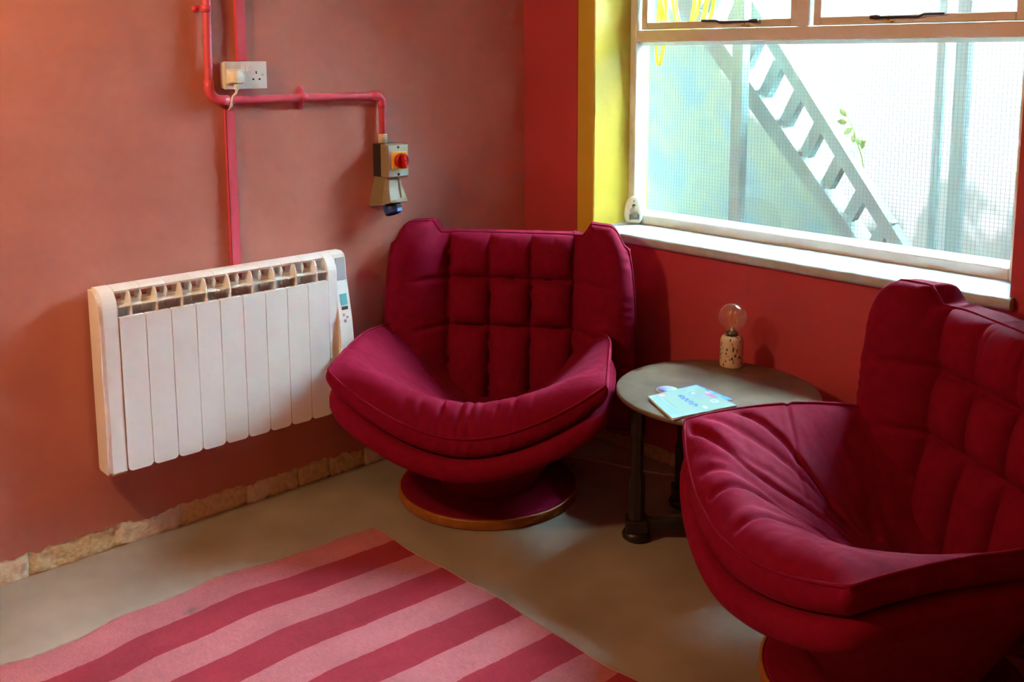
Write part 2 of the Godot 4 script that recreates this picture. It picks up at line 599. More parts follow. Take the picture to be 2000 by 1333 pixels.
	var ff := func(side: float) -> Callable:
		return func(u: float, v: float) -> Vector3:
			var y := (v + 1) / 2
			var wd := 0.035 * pow(maxf(0.0, 1.0 - pow(absf(y - 0.32) / (0.68 if y > 0.32 else 0.36), 2.4)), 0.5)
			return Vector3(u * wd, 0.111 * y, side * 0.016 * sqrt(maxf(0.0, 1.0 - u * u * u * u)) * pow(maxf(0.0, 1.0 - pow(absf(2 * y - 1), 4.0)), 0.5))
	slab(st, 20, 28, ff.call(1.0), ff.call(-1.0), 1)
	var sm := mat("stone_print", Color.WHITE, 0.5)
	sm.albedo_texture = ImageTexture.create_from_image(stone_print())
	fin(st, "body", sm, peb)

func stone_print() -> Image:
	var im := Image.create(128, 192, false, Image.FORMAT_RGB8)
	im.fill(Color8(222, 212, 190))
	var blot := func(cx: float, cy: float, rx: float, ry: float, c: Color) -> void:
		for x in 128:
			for y in 192:
				if pow((x - cx) / rx, 2.0) + pow((y - cy) / ry, 2.0) < 1.0:
					im.set_pixel(x, y, c)
	blot.call(70, 34, 4, 8, Color8(70, 52, 44))
	blot.call(70, 66, 16, 16, Color8(150, 118, 96))
	blot.call(80, 74, 8, 10, Color8(226, 206, 170))
	blot.call(66, 60, 12, 6, Color8(80, 60, 50))
	blot.call(58, 96, 18, 20, Color8(188, 158, 150))
	blot.call(86, 100, 16, 18, Color8(214, 190, 160))
	blot.call(72, 112, 30, 14, Color8(176, 150, 136))
	im.fill_rect(Rect2i(38, 120, 70, 38), Color8(116, 104, 92))
	blot.call(80, 124, 26, 16, Color8(138, 124, 110))
	im.fill_rect(Rect2i(38, 126, 6, 36), Color8(66, 56, 50))
	im.fill_rect(Rect2i(56, 122, 2, 32), Color8(70, 62, 56))
	im.fill_rect(Rect2i(96, 122, 8, 32), Color8(84, 74, 66))
	im.flip_y()
	return im

func pane(parent: Node, xa: float, xb: float, ya: float, yb: float, z: float) -> void:
	var st := mb()
	# one sheet of glass, a single face
	for q in [Vector3(xa, ya, z), Vector3(xa, yb, z), Vector3(xb, yb, z), Vector3(xa, ya, z), Vector3(xb, yb, z), Vector3(xb, ya, z)]:
		st.set_smooth_group(-1)
		st.set_uv(Vector2.ZERO)
		st.add_vertex(q)
	var g := fin(st, "pane", M.wired_pane, parent)
	st = mb()
	var step := 0.0127
	var t := 0.0007
	var x := xa + step / 2
	while x < xb:
		box(st, Vector3(x, (ya + yb) / 2, z - 0.001), Vector3(t, yb - ya, t))
		x += step
	var y := ya + step / 2
	while y < yb:
		box(st, Vector3((xa + xb) / 2, y, z - 0.001), Vector3(xb - xa, t, t))
		y += step
	fin(st, "wire_mesh", M.wire_steel, g).set_meta("kind", "stuff")

# ---------------------------------------------------------------- outside the window
func outside() -> void:
	var st := mb()
	box(st, Vector3(0, -0.25, -2.6), Vector3(16, 0.3, 4.52))
	var gr := fin(st, "ground_outside", M.paving_outside)
	struct(gr)
	# unseen upper storey, added and stepped in outline to block the sun
	st = mb()
	# it keeps the sun off the lower part of the courtyard wall
	prism(st, PackedVector2Array([Vector2(-5.0, 2.62), Vector2(6.0, 2.62), Vector2(6.0, 4.85), Vector2(1.85, 4.85), Vector2(1.85, 7.8), Vector2(-5.0, 7.8)]), -0.32, 0.0, func(q: Vector2, d: float) -> Vector3: return Vector3(q.x, q.y, d))
	struct(fin(st, "wall_added_upper", M.render_outside))
	st = mb()
	box(st, Vector3(2.52, 1.85, -1.37), Vector3(0.24, 4.1, 2.06))
	struct(fin(st, "wall_added_side", M.side_brick))  # unseen side wall, added to keep grazing daylight out of the room corner
	# courtyard wall, whitewashed, with shade painted in as pale green low on its left half
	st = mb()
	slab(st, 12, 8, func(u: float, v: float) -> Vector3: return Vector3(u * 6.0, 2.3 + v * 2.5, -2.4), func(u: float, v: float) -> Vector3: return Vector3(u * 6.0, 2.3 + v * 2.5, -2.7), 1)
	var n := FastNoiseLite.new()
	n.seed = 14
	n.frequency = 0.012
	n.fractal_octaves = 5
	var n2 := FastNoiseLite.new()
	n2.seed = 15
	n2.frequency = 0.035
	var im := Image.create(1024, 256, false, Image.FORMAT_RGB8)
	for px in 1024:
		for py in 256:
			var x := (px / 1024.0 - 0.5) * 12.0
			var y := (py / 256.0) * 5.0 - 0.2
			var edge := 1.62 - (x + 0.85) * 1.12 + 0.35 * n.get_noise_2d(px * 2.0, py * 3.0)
			var shade_mask := smoothstep(-0.05, 0.08, edge - y)
			var low := smoothstep(-0.1, 0.1, 0.62 + 0.5 * n.get_noise_2d(px * 3.0 + 300.0, py * 3.0) - y)  # second patch of painted-in shade along the foot of the wall
			shade_mask = maxf(shade_mask, low * 0.55)
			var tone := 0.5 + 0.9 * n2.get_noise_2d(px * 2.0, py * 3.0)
			var shade_tint := Color(0.53, 0.62, 0.56).lerp(Color(0.58, 0.64, 0.53), clampf(tone, 0, 1)).lerp(Color(0.49, 0.61, 0.60), clampf(n.get_noise_2d(py * 4.0, px * 3.0) * 2.0, 0, 1))
			im.set_pixel(px, py, Color(0.95, 0.95, 0.94).lerp(shade_tint, shade_mask))
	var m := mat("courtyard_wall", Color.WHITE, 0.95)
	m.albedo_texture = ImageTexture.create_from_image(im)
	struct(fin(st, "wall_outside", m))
	# leaning steel ladder
	var lad := thing("steel_ladder", "grey-green steel ladder leaning diagonally outside the window", "ladder", Vector3(0.9, -0.1, -1.0))
	var along := func(a: Vector2, b: Vector2, lo: float, hi: float) -> Array:
		var s := (a.y - b.y) / (b.x - a.x)
		return [Vector2(a.x + (a.y - hi) / s, hi), Vector2(a.x + (a.y - lo) / s, lo)]
	var o := lad.position
	var rail := func(a: Array, b: Array, called: String, za: float, zb: float) -> void:
		var s2 := mb()
		prism(s2, PackedVector2Array([a[0], b[0], b[1], a[1]]), za, zb, func(q: Vector2, d: float) -> Vector3: return Vector3(q.x, q.y, d) - o)
		fin(s2, called, M.steel_outside, lad)
	var a_left: Array = along.call(Vector2(0.137, 1.528), Vector2(0.824, 0.778), -0.1, 2.4)
	var a_right: Array = along.call(Vector2(0.262, 1.527), Vector2(0.915, 0.771), -0.1, 2.4)
	rail.call(a_left, a_right, "lower_rail", -1.06, -1.0)
	var flange: Array = along.call(Vector2(0.277, 1.527), Vector2(0.928, 0.771), -0.1, 2.4)
	rail.call(a_right, flange, "rail_flange", -1.08, -0.96)
	rail.call(along.call(Vector2(0.47, 1.525), Vector2(1.0, 0.82), -0.1, 2.4), along.call(Vector2(0.531, 1.525), Vector2(1.064, 0.82), -0.1, 2.4), "upper_rail", -1.06, -1.0)
	var step := Vector2(0.106, -0.1245)
	for k in range(-7, 10):
		var a := Vector2(0.425, 1.267) + step * k
		var b := Vector2(0.522, 1.455) + step * k
		if a.y < -0.02:
			continue
		var side := (b - a).orthogonal().normalized() * 0.025
		st = mb()
		prism(st, PackedVector2Array([a - side, b - side, b + side, a + side]), -1.055, -1.005, func(q: Vector2, d: float) -> Vector3: return Vector3(q.x, q.y, d) - o)
		fin(st, "rung", M.steel_outside, lad)
	# posts
	for p in [[0.44, 0.055, "square steel post outside the window crossing the ladder", -0.85], [1.10, 0.032, "slim grey pipe outside the window, the thinner of a close pair", -1.3], [1.19, 0.052, "grey pipe outside the window, the thicker of a close pair", -1.3]]:
		st = mb()
		box(st, Vector3.ZERO + Vector3(0, 1.25, 0), Vector3(p[1], 2.7, p[1]), 0.004)
		var post := thing("steel_post", p[2], "post", Vector3(p[0], -0.1, p[3]))
		fin(st, "shaft", M.steel_outside, post)
		st = mb()
		box(st, Vector3(0, 0.006, 0), Vector3(p[1] + 0.02, 0.012, p[1] + 0.02), 0.002)
		fin(st, "foot_plate", M.steel_outside, post)
	# hose
	var hose := thing("garden_hose", "coil of bright yellow hose hanging outside behind the upper pane", "hose", Vector3(0.36, 1.9, -0.55))
	st = mb()
	var pts := []
	var r := RandomNumberGenerator.new()
	r.seed = 3
	for k in 7 * 28:
		var turn := k / 28
		var t := TAU * (k % 28) / 28.0
		var rx := 0.10 + 0.012 * sin(turn * 2.1)
		var ry := 0.24 + 0.025 * sin(turn * 1.7)
		pts.append(Vector3(sin(t) * rx + 0.02 * cos(turn * 3.0), -0.1 + cos(t) * ry, 0.014 * turn - 0.05 + 0.01 * sin(t * 2)))
	tube(st, pts, 0.0075, 8)
	pts.clear()
	for k in 30:
		var t := TAU * k / 30.0
		pts.append(Vector3(-0.075 + 0.022 * sin(t) + 0.01 * cos(t), -0.3 + cos(t) * 0.15, 0.045))
	tube(st, pts, 0.0075, 8, true)
	fin(st, "coil", M.hose_yellow, hose)
	st = mb()
	tube(st, [Vector3(0, 0.4, -0.02), Vector3(0, 0.12, -0.02), Vector3(0, 0.1, 0.02), Vector3(0, 0.11, 0.06)], 0.005, 8)
	fin(st, "hook", M.steel_outside, hose)
	# leaves growing by the ladder
	var sprig := thing("leafy_sprig", "small green leafy sprig growing beside the ladder outside", "plant", Vector3(0.83, 1.14, -1.1))
	for k in 7:
		st = mb()
		var at := Vector3(-0.03 + 0.012 * k, 0.09 - 0.022 * k, 0.01 * sin(k * 2.0))
		var lean := Basis(Vector3(0, 0, 1), 0.6 + k * 0.9) * Basis(Vector3(1, 0, 0), 0.4)
		slab(st, 4, 6, func(u: float, v: float) -> Vector3: return at + lean * Vector3(u * 0.012 * (1 - v * v), (v + 1) * 0.022, 0.002 - 0.003 * u * u), func(u: float, v: float) -> Vector3: return at + lean * Vector3(u * 0.012 * (1 - v * v), (v + 1) * 0.022, -0.003 * u * u), 1)
		fin(st, "leaf", M.leaf_green, sprig)
	st = mb()
	tube(st, [Vector3(0.06, -0.2, -0.02), Vector3(0.05, -0.08, 0), Vector3(0.0, 0.05, 0), Vector3(-0.03, 0.1, 0)], 0.003, 6)
	fin(st, "stem", M.leaf_green, sprig)

# ---------------------------------------------------------------- warm room lamp, out of view to the left
func pendant() -> void:
	var p := thing("pendant_lamp", "lit frosted globe lamp hanging from the ceiling on a brown flex", "lamp", Vector3(0.75, 2.12, 2.95))
	var st := mb()
	var prof := []
	for k in 17:
		var t := PI * k / 16.0
		prof.append(Vector2(0.11 * sin(t), -0.11 * cos(t)))
	lathe(st, prof, 28)
	fin(st, "globe", M.lamp_globe, p)
	st = mb()
	lathe(st, [Vector2(0, 0.09), Vector2(0.03, 0.095), Vector2(0.032, 0.15), Vector2(0.01, 0.17), Vector2(0, 0.17)], 16)
	fin(st, "lamp_holder", M.brass_dark, p)
	st = mb()
	tube(st, [Vector3(0, 0.16, 0), Vector3(0, 0.48, 0)], 0.004, 8)
	fin(st, "flex", M.flex_brown, p)
	var l := OmniLight3D.new()
	l.name = "pendant_light"
	l.light_color = Color(1.0, 0.86, 0.62)
	l.light_energy = 0.12
	l.light_size = 0.11
	l.omni_range = 12.0
	l.omni_attenuation = 2.0
	l.shadow_enabled = true
	p.add_child(l)

# ---------------------------------------------------------------- radiator
func radiator() -> void:
	var rad := thing("radiator", "white electric panel radiator with nine flat elements on the salmon wall", "radiator", Vector3(0, 0.275, 1.77))
	var o := rad.position
	var W: StandardMaterial3D = M.radiator_white
	var along := func(q: Vector2, d: float) -> Vector3: return Vector3(q.x, q.y, d) - o
	# side view of the case: back against brackets, front curved at the top
	var side := PackedVector2Array([Vector2(0.022, 0.278), Vector2(0.03, 0.272), Vector2(0.094, 0.272), Vector2(0.102, 0.28), Vector2(0.102, 0.765)])
	for k in 9:
		var t := PI / 2 * k / 8.0
		side.append(Vector2(0.042 + 0.06 * cos(t), 0.765 + 0.065 * sin(t)))
	side.append(Vector2(0.022, 0.83))
	var st := mb()
	prism(st, side, 1.716, 1.758, along)
	fin(st, "end_cap", W, rad)
	st = mb()
	var cheek := PackedVector2Array()
	for q in side:
		cheek.append(Vector2(0.06, 0.55) + (q - Vector2(0.06, 0.55)) * Vector2(0.94, 0.985))
	prism(st, cheek, 1.757, 1.77, along)
	fin(st, "end_cheek", W, rad)
	# inner core and brackets
	st = mb()
	box(st, Vector3(0.045, 0.535, 1.36) - o, Vector3(0.03, 0.5, 0.71))
	fin(st, "core", W, rad)
	for z in [1.2, 1.55]:
		st = mb()
		box(st, Vector3(0.012, 0.6, z) - o, Vector3(0.026, 0.05, 0.04))
		fin(st, "wall_bracket", W, rad)
	var pitch := (1.714 - 1.008) / 9.0
	for k in 9:
		var za := 1.714 - pitch * k
		var zb := za - pitch
		st = mb()
		var pl := rounded(zb + 0.0012, 0.277, za - 0.0012, 0.745, [0.004, 0.004, 0.014, 0.014], 4)
		prism(st, pl, 0.088, 0.104, func(q: Vector2, d: float) -> Vector3: return Vector3(d, q.y, q.x) - o)
		var el := fin(st, "element", W, rad)
		# curved hood over the vent
		st = mb()
		var hood := PackedVector2Array()
		for j in 9:
			var t := PI / 2 * j / 8.0
			hood.append(Vector2(0.042 + 0.06 * cos(t), 0.765 + 0.065 * sin(t)))
		hood = hood.slice(5)
		hood.append(Vector2(0.024, 0.83))
		hood.append(Vector2(0.024, 0.824))
		for j in 4:
			var t := PI / 2 * (8 - j) / 8.0
			hood.append(Vector2(0.04 + 0.055 * cos(t), 0.76 + 0.062 * sin(t)))
		prism(st, hood, zb + 0.0008, za - 0.0008, along)
		fin(st, "hood", W, el)
		var zm := (za + zb) / 2
		st = mb()
		prism(st, PackedVector2Array([Vector2(0.03, 0.74), Vector2(0.1, 0.74), Vector2(0.1, 0.775), Vector2(0.094, 0.8), Vector2(0.085, 0.815), Vector2(0.03, 0.822)]), zm - 0.0022, zm + 0.0022, along)
		fin(st, "web", W, el)
		st = mb()
		box(st, Vector3(0.075, 0.775, zm) - o, Vector3(0.048, 0.003, pitch - 0.002))
		fin(st, "louvre", W, el)
		st = mb()
		prism(st, PackedVector2Array([Vector2(0.03, 0.75), Vector2(0.078, 0.75), Vector2(0.07, 0.77), Vector2(0.082, 0.8), Vector2(0.07, 0.815), Vector2(0.03, 0.815)]), zb - 0.001, zb + 0.001, along)
		fin(st, "fin_edge", W, el)
	# control end
	st = mb()
	prism(st, side, 0.972, 1.006, along)
	fin(st, "end_cap", W, rad)
	var ctl := PackedVector2Array([Vector2(0.02, 0.272), Vector2(0.11, 0.272), Vector2(0.118, 0.29), Vector2(0.118, 0.53), Vector2(0.112, 0.6), Vector2(0.094, 0.69), Vector2(0.084, 0.74), Vector2(0.08, 0.80), Vector2(0.072, 0.822), Vector2(0.055, 0.83), Vector2(0.02, 0.83)])
	st = mb()
	prism(st, ctl, 0.922, 0.9722, along)
	var c := fin(st, "control_panel", W, rad)
	var ramp := func(y: float, out: float) -> Vector3:
		var x := 0.08 if y > 0.74 else lerpf(0.094, 0.08, clampf((y - 0.69) / 0.11, 0, 1)) if y > 0.69 else lerpf(0.112, 0.094, clampf((y - 0.6) / 0.09, 0, 1)) if y > 0.6 else lerpf(0.118, 0.112, clampf((y - 0.53) / 0.07, 0, 1))
		return Vector3(x + out, y, 0.946) - o
	var put := func(called: String, ya: float, yb: float, wz: float, m: Material, th := 0.002, dzz := 0.0) -> void:
		var s2 := mb()
		var pa: Vector3 = ramp.call(ya, 0.0)
		var pb: Vector3 = ramp.call(yb, 0.0)
		var up := (pb - pa).normalized()
		var outw := Vector3(up.y, -up.x, 0)
		box(s2, (pa + pb) / 2 + Vector3(0, 0, dzz), Vector3(th * 2, (pb - pa).length(), wz), 0.0004, Basis(outw, up, Vector3(0, 0, 1)))
		fin(s2, called, m, c)
	put.call("grey_insert", 0.735, 0.812, 0.036, M.control_insert_grey)
	put.call("display", 0.650, 0.688, 0.026, M.lcd_teal)
	put.call("button", 0.634, 0.645, 0.024, M.button_dark)
	put.call("button", 0.612, 0.622, 0.008, M.control_insert_grey, 0.0025, 0.006)
	put.call("button", 0.604, 0.612, 0.008, M.control_insert_grey, 0.0025, -0.006)
	put.call("button", 0.592, 0.602, 0.008, M.control_insert_grey, 0.0025, 0.004)

# ---------------------------------------------------------------- pipes, socket, switch
func wiring() -> void:
	var P: StandardMaterial3D = M.pink_gloss
	var r := 0.0125
	var X := 0.022
	var con := thing("conduit", "pink painted conduit bending down and across from the socket to the rotary switch", "conduit", Vector3(0, 1.2, 1.0))
	var o := con.position
	var pts := [Vector3(X, 2.6, 1.345), Vector3(X, 2.0, 1.352), Vector3(X, 1.40, 1.363)]
	pts.append_array(arc(Vector3(X, 1.399, 1.322), Vector3(0, 0, 1), Vector3(0, -1, 0), 0.041, 0.1, PI / 2 - 0.1, 7))
	pts.append_array([Vector3(X, 1.358, 1.31), Vector3(X, 1.356, 1.03), Vector3(X, 1.354, 0.745)])
	pts.append_array(arc(Vector3(X, 1.331, 0.737), Vector3(0, 1, 0), Vector3(0, 0, -1), 0.023, 0.1, PI / 2 - 0.1, 5))
	pts.append_array([Vector3(X, 1.32, 0.714), Vector3(X, 1.186, 0.714)])
	for k in pts.size():
		pts[k] -= o
	var st := mb()
	tube(st, pts, r, 14)
	fin(st, "pipe", P, con)
	for e in [[Vector3(X, 1.399, 1.322), Vector3(0, 0, 1), Vector3(0, -1, 0), 0.041], [Vector3(X, 1.331, 0.737), Vector3(0, 1, 0), Vector3(0, 0, -1), 0.023]]:
		var q := []
		var a: Vector3 = e[1]
		var b: Vector3 = e[2]
		var rr: float = e[3]
		q.append(e[0] + a * rr - b * 0.022 - o)
		for w in arc(e[0], a, b, rr, 0.0, PI / 2, 8):
			q.append(w - o)
		q.append(e[0] + b * rr - a * 0.022 - o)
		st = mb()
		tube(st, q, r + 0.0028, 14)
		fin(st, "elbow", P, con)
	for cl in [[Vector3(X, 1.638, 1.360), Vector3(0, 0, 1), [0.024]], [Vector3(X, 1.357, 1.03), Vector3(0, 1, 0), [0.024, -0.024]]]:
		st = mb()
		var ax: Vector3 = cl[1]
		var lng := Vector3(0, 1, 0) if ax.z > 0.5 else Vector3(0, 0, 1)
		tube(st, [cl[0] - lng * 0.01 - o, cl[0] + lng * 0.01 - o], r + 0.0035, 14)
		for s in cl[2]:
			lathe(st, [Vector2(0, 0), Vector2(0.0105, 0), Vector2(0.0105, 0.006), Vector2(0.009, 0.0075), Vector2(0, 0.0075)], 14, Vector3(0.001, cl[0].y, cl[0].z) + ax * s * 1.15 - o, Basis(Vector3(0, 1, 0), Vector3(1, 0, 0), Vector3(0, 0, 1)))
			box(st, Vector3(0.0042, cl[0].y, cl[0].z) + ax * s * 0.7 - o, Vector3(0.006, 0.019, 0.019), 0.001)
			lathe(st, [Vector2(0, 0.0075), Vector2(0.004, 0.0075), Vector2(0.0035, 0.0095), Vector2(0, 0.01)], 10, Vector3(0.0, cl[0].y, cl[0].z) + ax * s * 1.15 - o, Basis(Vector3(0, 1, 0), Vector3(1, 0, 0), Vector3(0, 0, 1)))
		fin(st, "saddle_clip", P, con)
	st = mb()
	lathe(st, [Vector2(0, 0), Vector2(0.0165, 0), Vector2(0.0165, 0.03), Vector2(0.015, 0.032), Vector2(0, 0.032)], 18, Vector3(X, 1.186, 0.714) - o)
	fin(st, "gland", M.gland_cream, con)
	# trunking
	var tr := thing("trunking", "pink square trunking running up the wall above the double socket", "trunking", Vector3(0, 1.479, 1.238))
	st = mb()
	box(st, Vector3(0.0085, 0.56, 0.004), Vector3(0.017, 1.12, 0.031), 0.0015)
	fin(st, "channel", P, tr)
	tr = thing("trunking", "pink square trunking dropping from the plug cable to behind the radiator", "trunking", Vector3(0, 0.8, 1.293))
	st = mb()
	for w in [[Vector3(0.0085, 0.264, 0.0145), Vector3(0.017, 0.528, 0.002)], [Vector3(0.0085, 0.264, -0.0145), Vector3(0.017, 0.528, 0.002)], [Vector3(0.016, 0.264, 0), Vector3(0.002, 0.528, 0.031)], [Vector3(0.001, 0.264, 0), Vector3(0.002, 0.528, 0.031)]]:
		box(st, w[0], w[1], 0.0004)
	fin(st, "channel", P, tr)
	# double socket
	var so := thing("wall_socket", "white double wall socket with two rocker switches and one plug in", "socket", Vector3(0, 1.391, 1.243))
	st = mb()
	box(st, Vector3(0.014, 0.043, 0), Vector3(0.028, 0.082, 0.142), 0.002)
	fin(st, "back_box", M.socket_white, so)
	st = mb()
	box(st, Vector3(0.032, 0.043, 0), Vector3(0.009, 0.086, 0.147), 0.002)
	fin(st, "face_plate", M.socket_white, so)
	for z in [0.011, -0.009]:
		st = mb()
		box(st, Vector3(0.0372, 0.064, z), Vector3(0.004, 0.019, 0.011), 0.001, Basis(Vector3(0, 0, 1), 0.12))
		fin(st, "rocker_switch", M.socket_white, so)
	for h in [[0.051, -0.036, 0.009, 0.004], [0.030, -0.025, 0.005, 0.007], [0.030, -0.047, 0.005, 0.007], [0.051, 0.048, 0.009, 0.004]]:
		st = mb()
		box(st, Vector3(0.0362, h[0], h[1]), Vector3(0.0012, h[2], h[3]), 0.0003)
		fin(st, "pin_hole", M.hole_black, so)
	st = mb()
	lathe(st, [Vector2(0, 0), Vector2(0.0036, 0), Vector2(0.003, 0.0015), Vector2(0, 0.0016)], 12, Vector3(0.0364, 0.044, -0.0585), Basis(Vector3(0, 1, 0), Vector3(1, 0, 0), Vector3(0, 0, 1)))
	fin(st, "screw", M.bulb_base, so)
	# plug and cable
	var pg := thing("plug", "white three-pin plug with its cable running down into the pink trunking", "plug", Vector3(0.0365, 1.43, 1.285))
	st = mb()
	slab(st, 12, 12, func(u: float, v: float) -> Vector3:
		var q := Vector2(u, v)
		return Vector3(0.024 + 0.012 * (1 - pow(absf(u), 3.0)) - 0.008 * maxf(0, v), 0.0 + v * (0.019 - 0.003 * absf(u)), u * (0.0235 - 0.004 * maxf(0.0, v))), func(u: float, v: float) -> Vector3: return Vector3(0.0, v * 0.023, u * 0.025), 4, 0.002)
	fin(st, "body", M.plug_white, pg)
	st = mb()
	lathe(st, [Vector2(0, 0.0), Vector2(0.0085, 0.0), Vector2(0.0075, -0.012), Vector2(0.0062, -0.024), Vector2(0.0, -0.025)], 12, Vector3(0.018, -0.016, 0.002))
	for k in 4:
		lathe(st, [Vector2(0, 0), Vector2(0.0085 - 0.0005 * k, -0.0005), Vector2(0.0085 - 0.0005 * k, -0.0025), Vector2(0, -0.003)], 12, Vector3(0.018, -0.021 - 0.0052 * k, 0.002))
	fin(st, "cable_grip", M.plug_white, pg)
	var cv := Curve3D.new()
	for q in [[Vector3(0.018, -0.038, 0.002), Vector3(0, -0.02, 0)], [Vector3(0.014, -0.064, 0.014), Vector3(-0.001, -0.012, 0.004)], [Vector3(0.006, -0.09, 0.016), Vector3(-0.006, -0.008, -0.001)], [Vector3(-0.028, -0.112, 0.008), Vector3(0, -0.01, 0)], [Vector3(-0.028, -0.16, 0.008), Vector3(0, -0.02, 0)]]:
		cv.add_point(q[0], -q[1], q[1])
	st = mb()
	tube(st, Array(cv.tessellate(4, 3)), 0.004, 10)
	fin(st, "cable", M.plug_white, pg)
	# rotary isolator
	var iso := thing("isolator_switch", "grey rotary isolator box with red knob on a yellow plate", "switch", Vector3(0, 1.068, 0.698))
	st = mb()
	box(st, Vector3(0.024, 0.058, 0), Vector3(0.048, 0.116, 0.09), 0.003)
	fin(st, "back_case", M.isolator_black, iso)
	st = mb()
	box(st, Vector3(0.069, 0.058, 0), Vector3(0.043, 0.118, 0.092), 0.004)
	fin(st, "cover", M.isolator_grey, iso)
	st = mb()
	box(st, Vector3(0.0908, 0.058, 0), Vector3(0.0016, 0.110, 0.084), 0.0004)
	fin(st, "face_plate", M.isolator_plate, iso)
	for y in [0.106, 0.01]:
		st = mb()
		lathe(st, [Vector2(0, 0), Vector2(0.0052, 0), Vector2(0.0045, 0.0016), Vector2(0.0, 0.0014)], 14, Vector3(0.0914, y, 0.0), Basis(Vector3(0, 1, 0), Vector3(1, 0, 0), Vector3(0, 0, 1)))
		fin(st, "screw", M.button_dark, iso)
	st = mb()
	box(st, Vector3(0.097, 0.06, 0), Vector3(0.012, 0.062, 0.062), 0.003)
	var yp := fin(st, "yellow_plate", M.switch_yellow, iso)
	st = mb()
	var sidew := Basis(Vector3(0, 1, 0), Vector3(1, 0, 0), Vector3(0, 0, 1))
	lathe(st, [Vector2(0, 0), Vector2(0.0265, 0), Vector2(0.027, 0.003), Vector2(0.026, 0.017), Vector2(0.023, 0.019), Vector2(0.02, 0.0165), Vector2(0.0, 0.0155)], 28, Vector3(0.103, 0.06, 0), sidew)
	box(st, Vector3(0.1255, 0.06, 0), Vector3(0.018, 0.05, 0.0115), 0.003, Basis(Vector3(1, 0, 0), 0.12))
	var kn := fin(st, "knob", M.switch_red, yp)
	st = mb()
	lathe(st, [Vector2(0, 0), Vector2(0.0025, 0), Vector2(0.0025, 0.0012), Vector2(0, 0.0013)], 8, Vector3(0.134, 0.062, 0.0), sidew)
	fin(st, "lock_hole", M.hole_black, kn)
	# angled inlet below it
	var il := thing("power_inlet", "grey angled power inlet with a blue socket under the rotary switch", "power inlet", Vector3(0, 0.925, 0.715))
	var oi := il.position
	st = mb()
	# hood: a square neck at the top that flares downwards and outwards
	var top_ring := [Vector3(0.006, 1.066, 0.742), Vector3(0.072, 1.066, 0.742), Vector3(0.072, 1.066, 0.682), Vector3(0.006, 1.066, 0.682)]
	var low_ring := [Vector3(0.004, 0.962, 0.768), Vector3(0.062, 0.968, 0.768), Vector3(0.112, 0.985, 0.752), Vector3(0.112, 0.985, 0.688)]
	var v := PackedVector3Array()
	var f := PackedInt32Array()
	var rings := [
		[Vector3(0.004, 1.067, 0.738), Vector3(0.066, 1.067, 0.738), Vector3(0.076, 1.067, 0.728), Vector3(0.076, 1.067, 0.69), Vector3(0.066, 1.067, 0.68), Vector3(0.004, 1.067, 0.68)],
		[Vector3(0.003, 1.03, 0.75), Vector3(0.072, 1.032, 0.75), Vector3(0.088, 1.034, 0.738), Vector3(0.088, 1.034, 0.682), Vector3(0.074, 1.032, 0.67), Vector3(0.003, 1.03, 0.67)],
		[Vector3(0.002, 0.975, 0.764), Vector3(0.082, 0.985, 0.764), Vector3(0.108, 0.992, 0.748), Vector3(0.108, 0.992, 0.676), Vector3(0.084, 0.985, 0.66), Vector3(0.002, 0.975, 0.66)],
		[Vector3(0.002, 0.962, 0.766), Vector3(0.082, 0.974, 0.766), Vector3(0.11, 0.982, 0.75), Vector3(0.11, 0.982, 0.674), Vector3(0.084, 0.974, 0.658), Vector3(0.002, 0.962, 0.658)]]
	for rg in rings:
		for q in rg:
			v.append(q - oi)
	for k in 3:
		for j in 6:
			var a := k * 6 + j
			var b := k * 6 + (j + 1) % 6
			f.append_array(PackedInt32Array([a, b, b + 6, a, b + 6, a + 6]))
	for j in range(1, 5):
		f.append_array(PackedInt32Array([0, j + 1, j, 18, 18 + j, 18 + j + 1]))
	shape(st, v, f)
	fin(st, "hood", M.inlet_grey, il)
	for z in [0.744, 0.7]:
		st = mb()
		tube(st, [Vector3(0.079 if z < 0.72 else 0.06, 1.06, z - 0.012) - oi, Vector3(0.103 if z < 0.72 else 0.082, 0.995, z) - oi], 0.0045, 8)
		fin(st, "rib", M.inlet_grey, il)
	st = mb()
	var tilt := Basis(Vector3(0, 0, 1), 0.42)
	lathe(st, [Vector2(0, 0.03), Vector2(0.03, 0.03), Vector2(0.03, -0.028), Vector2(0.028, -0.031), Vector2(0.023, -0.031), Vector2(0.022, 0.0), Vector2(0.0, 0.0)], 24, Vector3(0.068, 0.966, 0.715) - oi, tilt)
	box(st, Vector3(0.101, 0.962, 0.712) - oi, Vector3(0.012, 0.03, 0.026), 0.002, tilt)
	var bl := fin(st, "blue_socket", M.inlet_blue, il)
	st = mb()
	box(st, Vector3(0.1075, 0.968, 0.712) - oi, Vector3(0.003, 0.008, 0.02), 0.0005, tilt)
	fin(st, "slot", M.hole_black, bl)

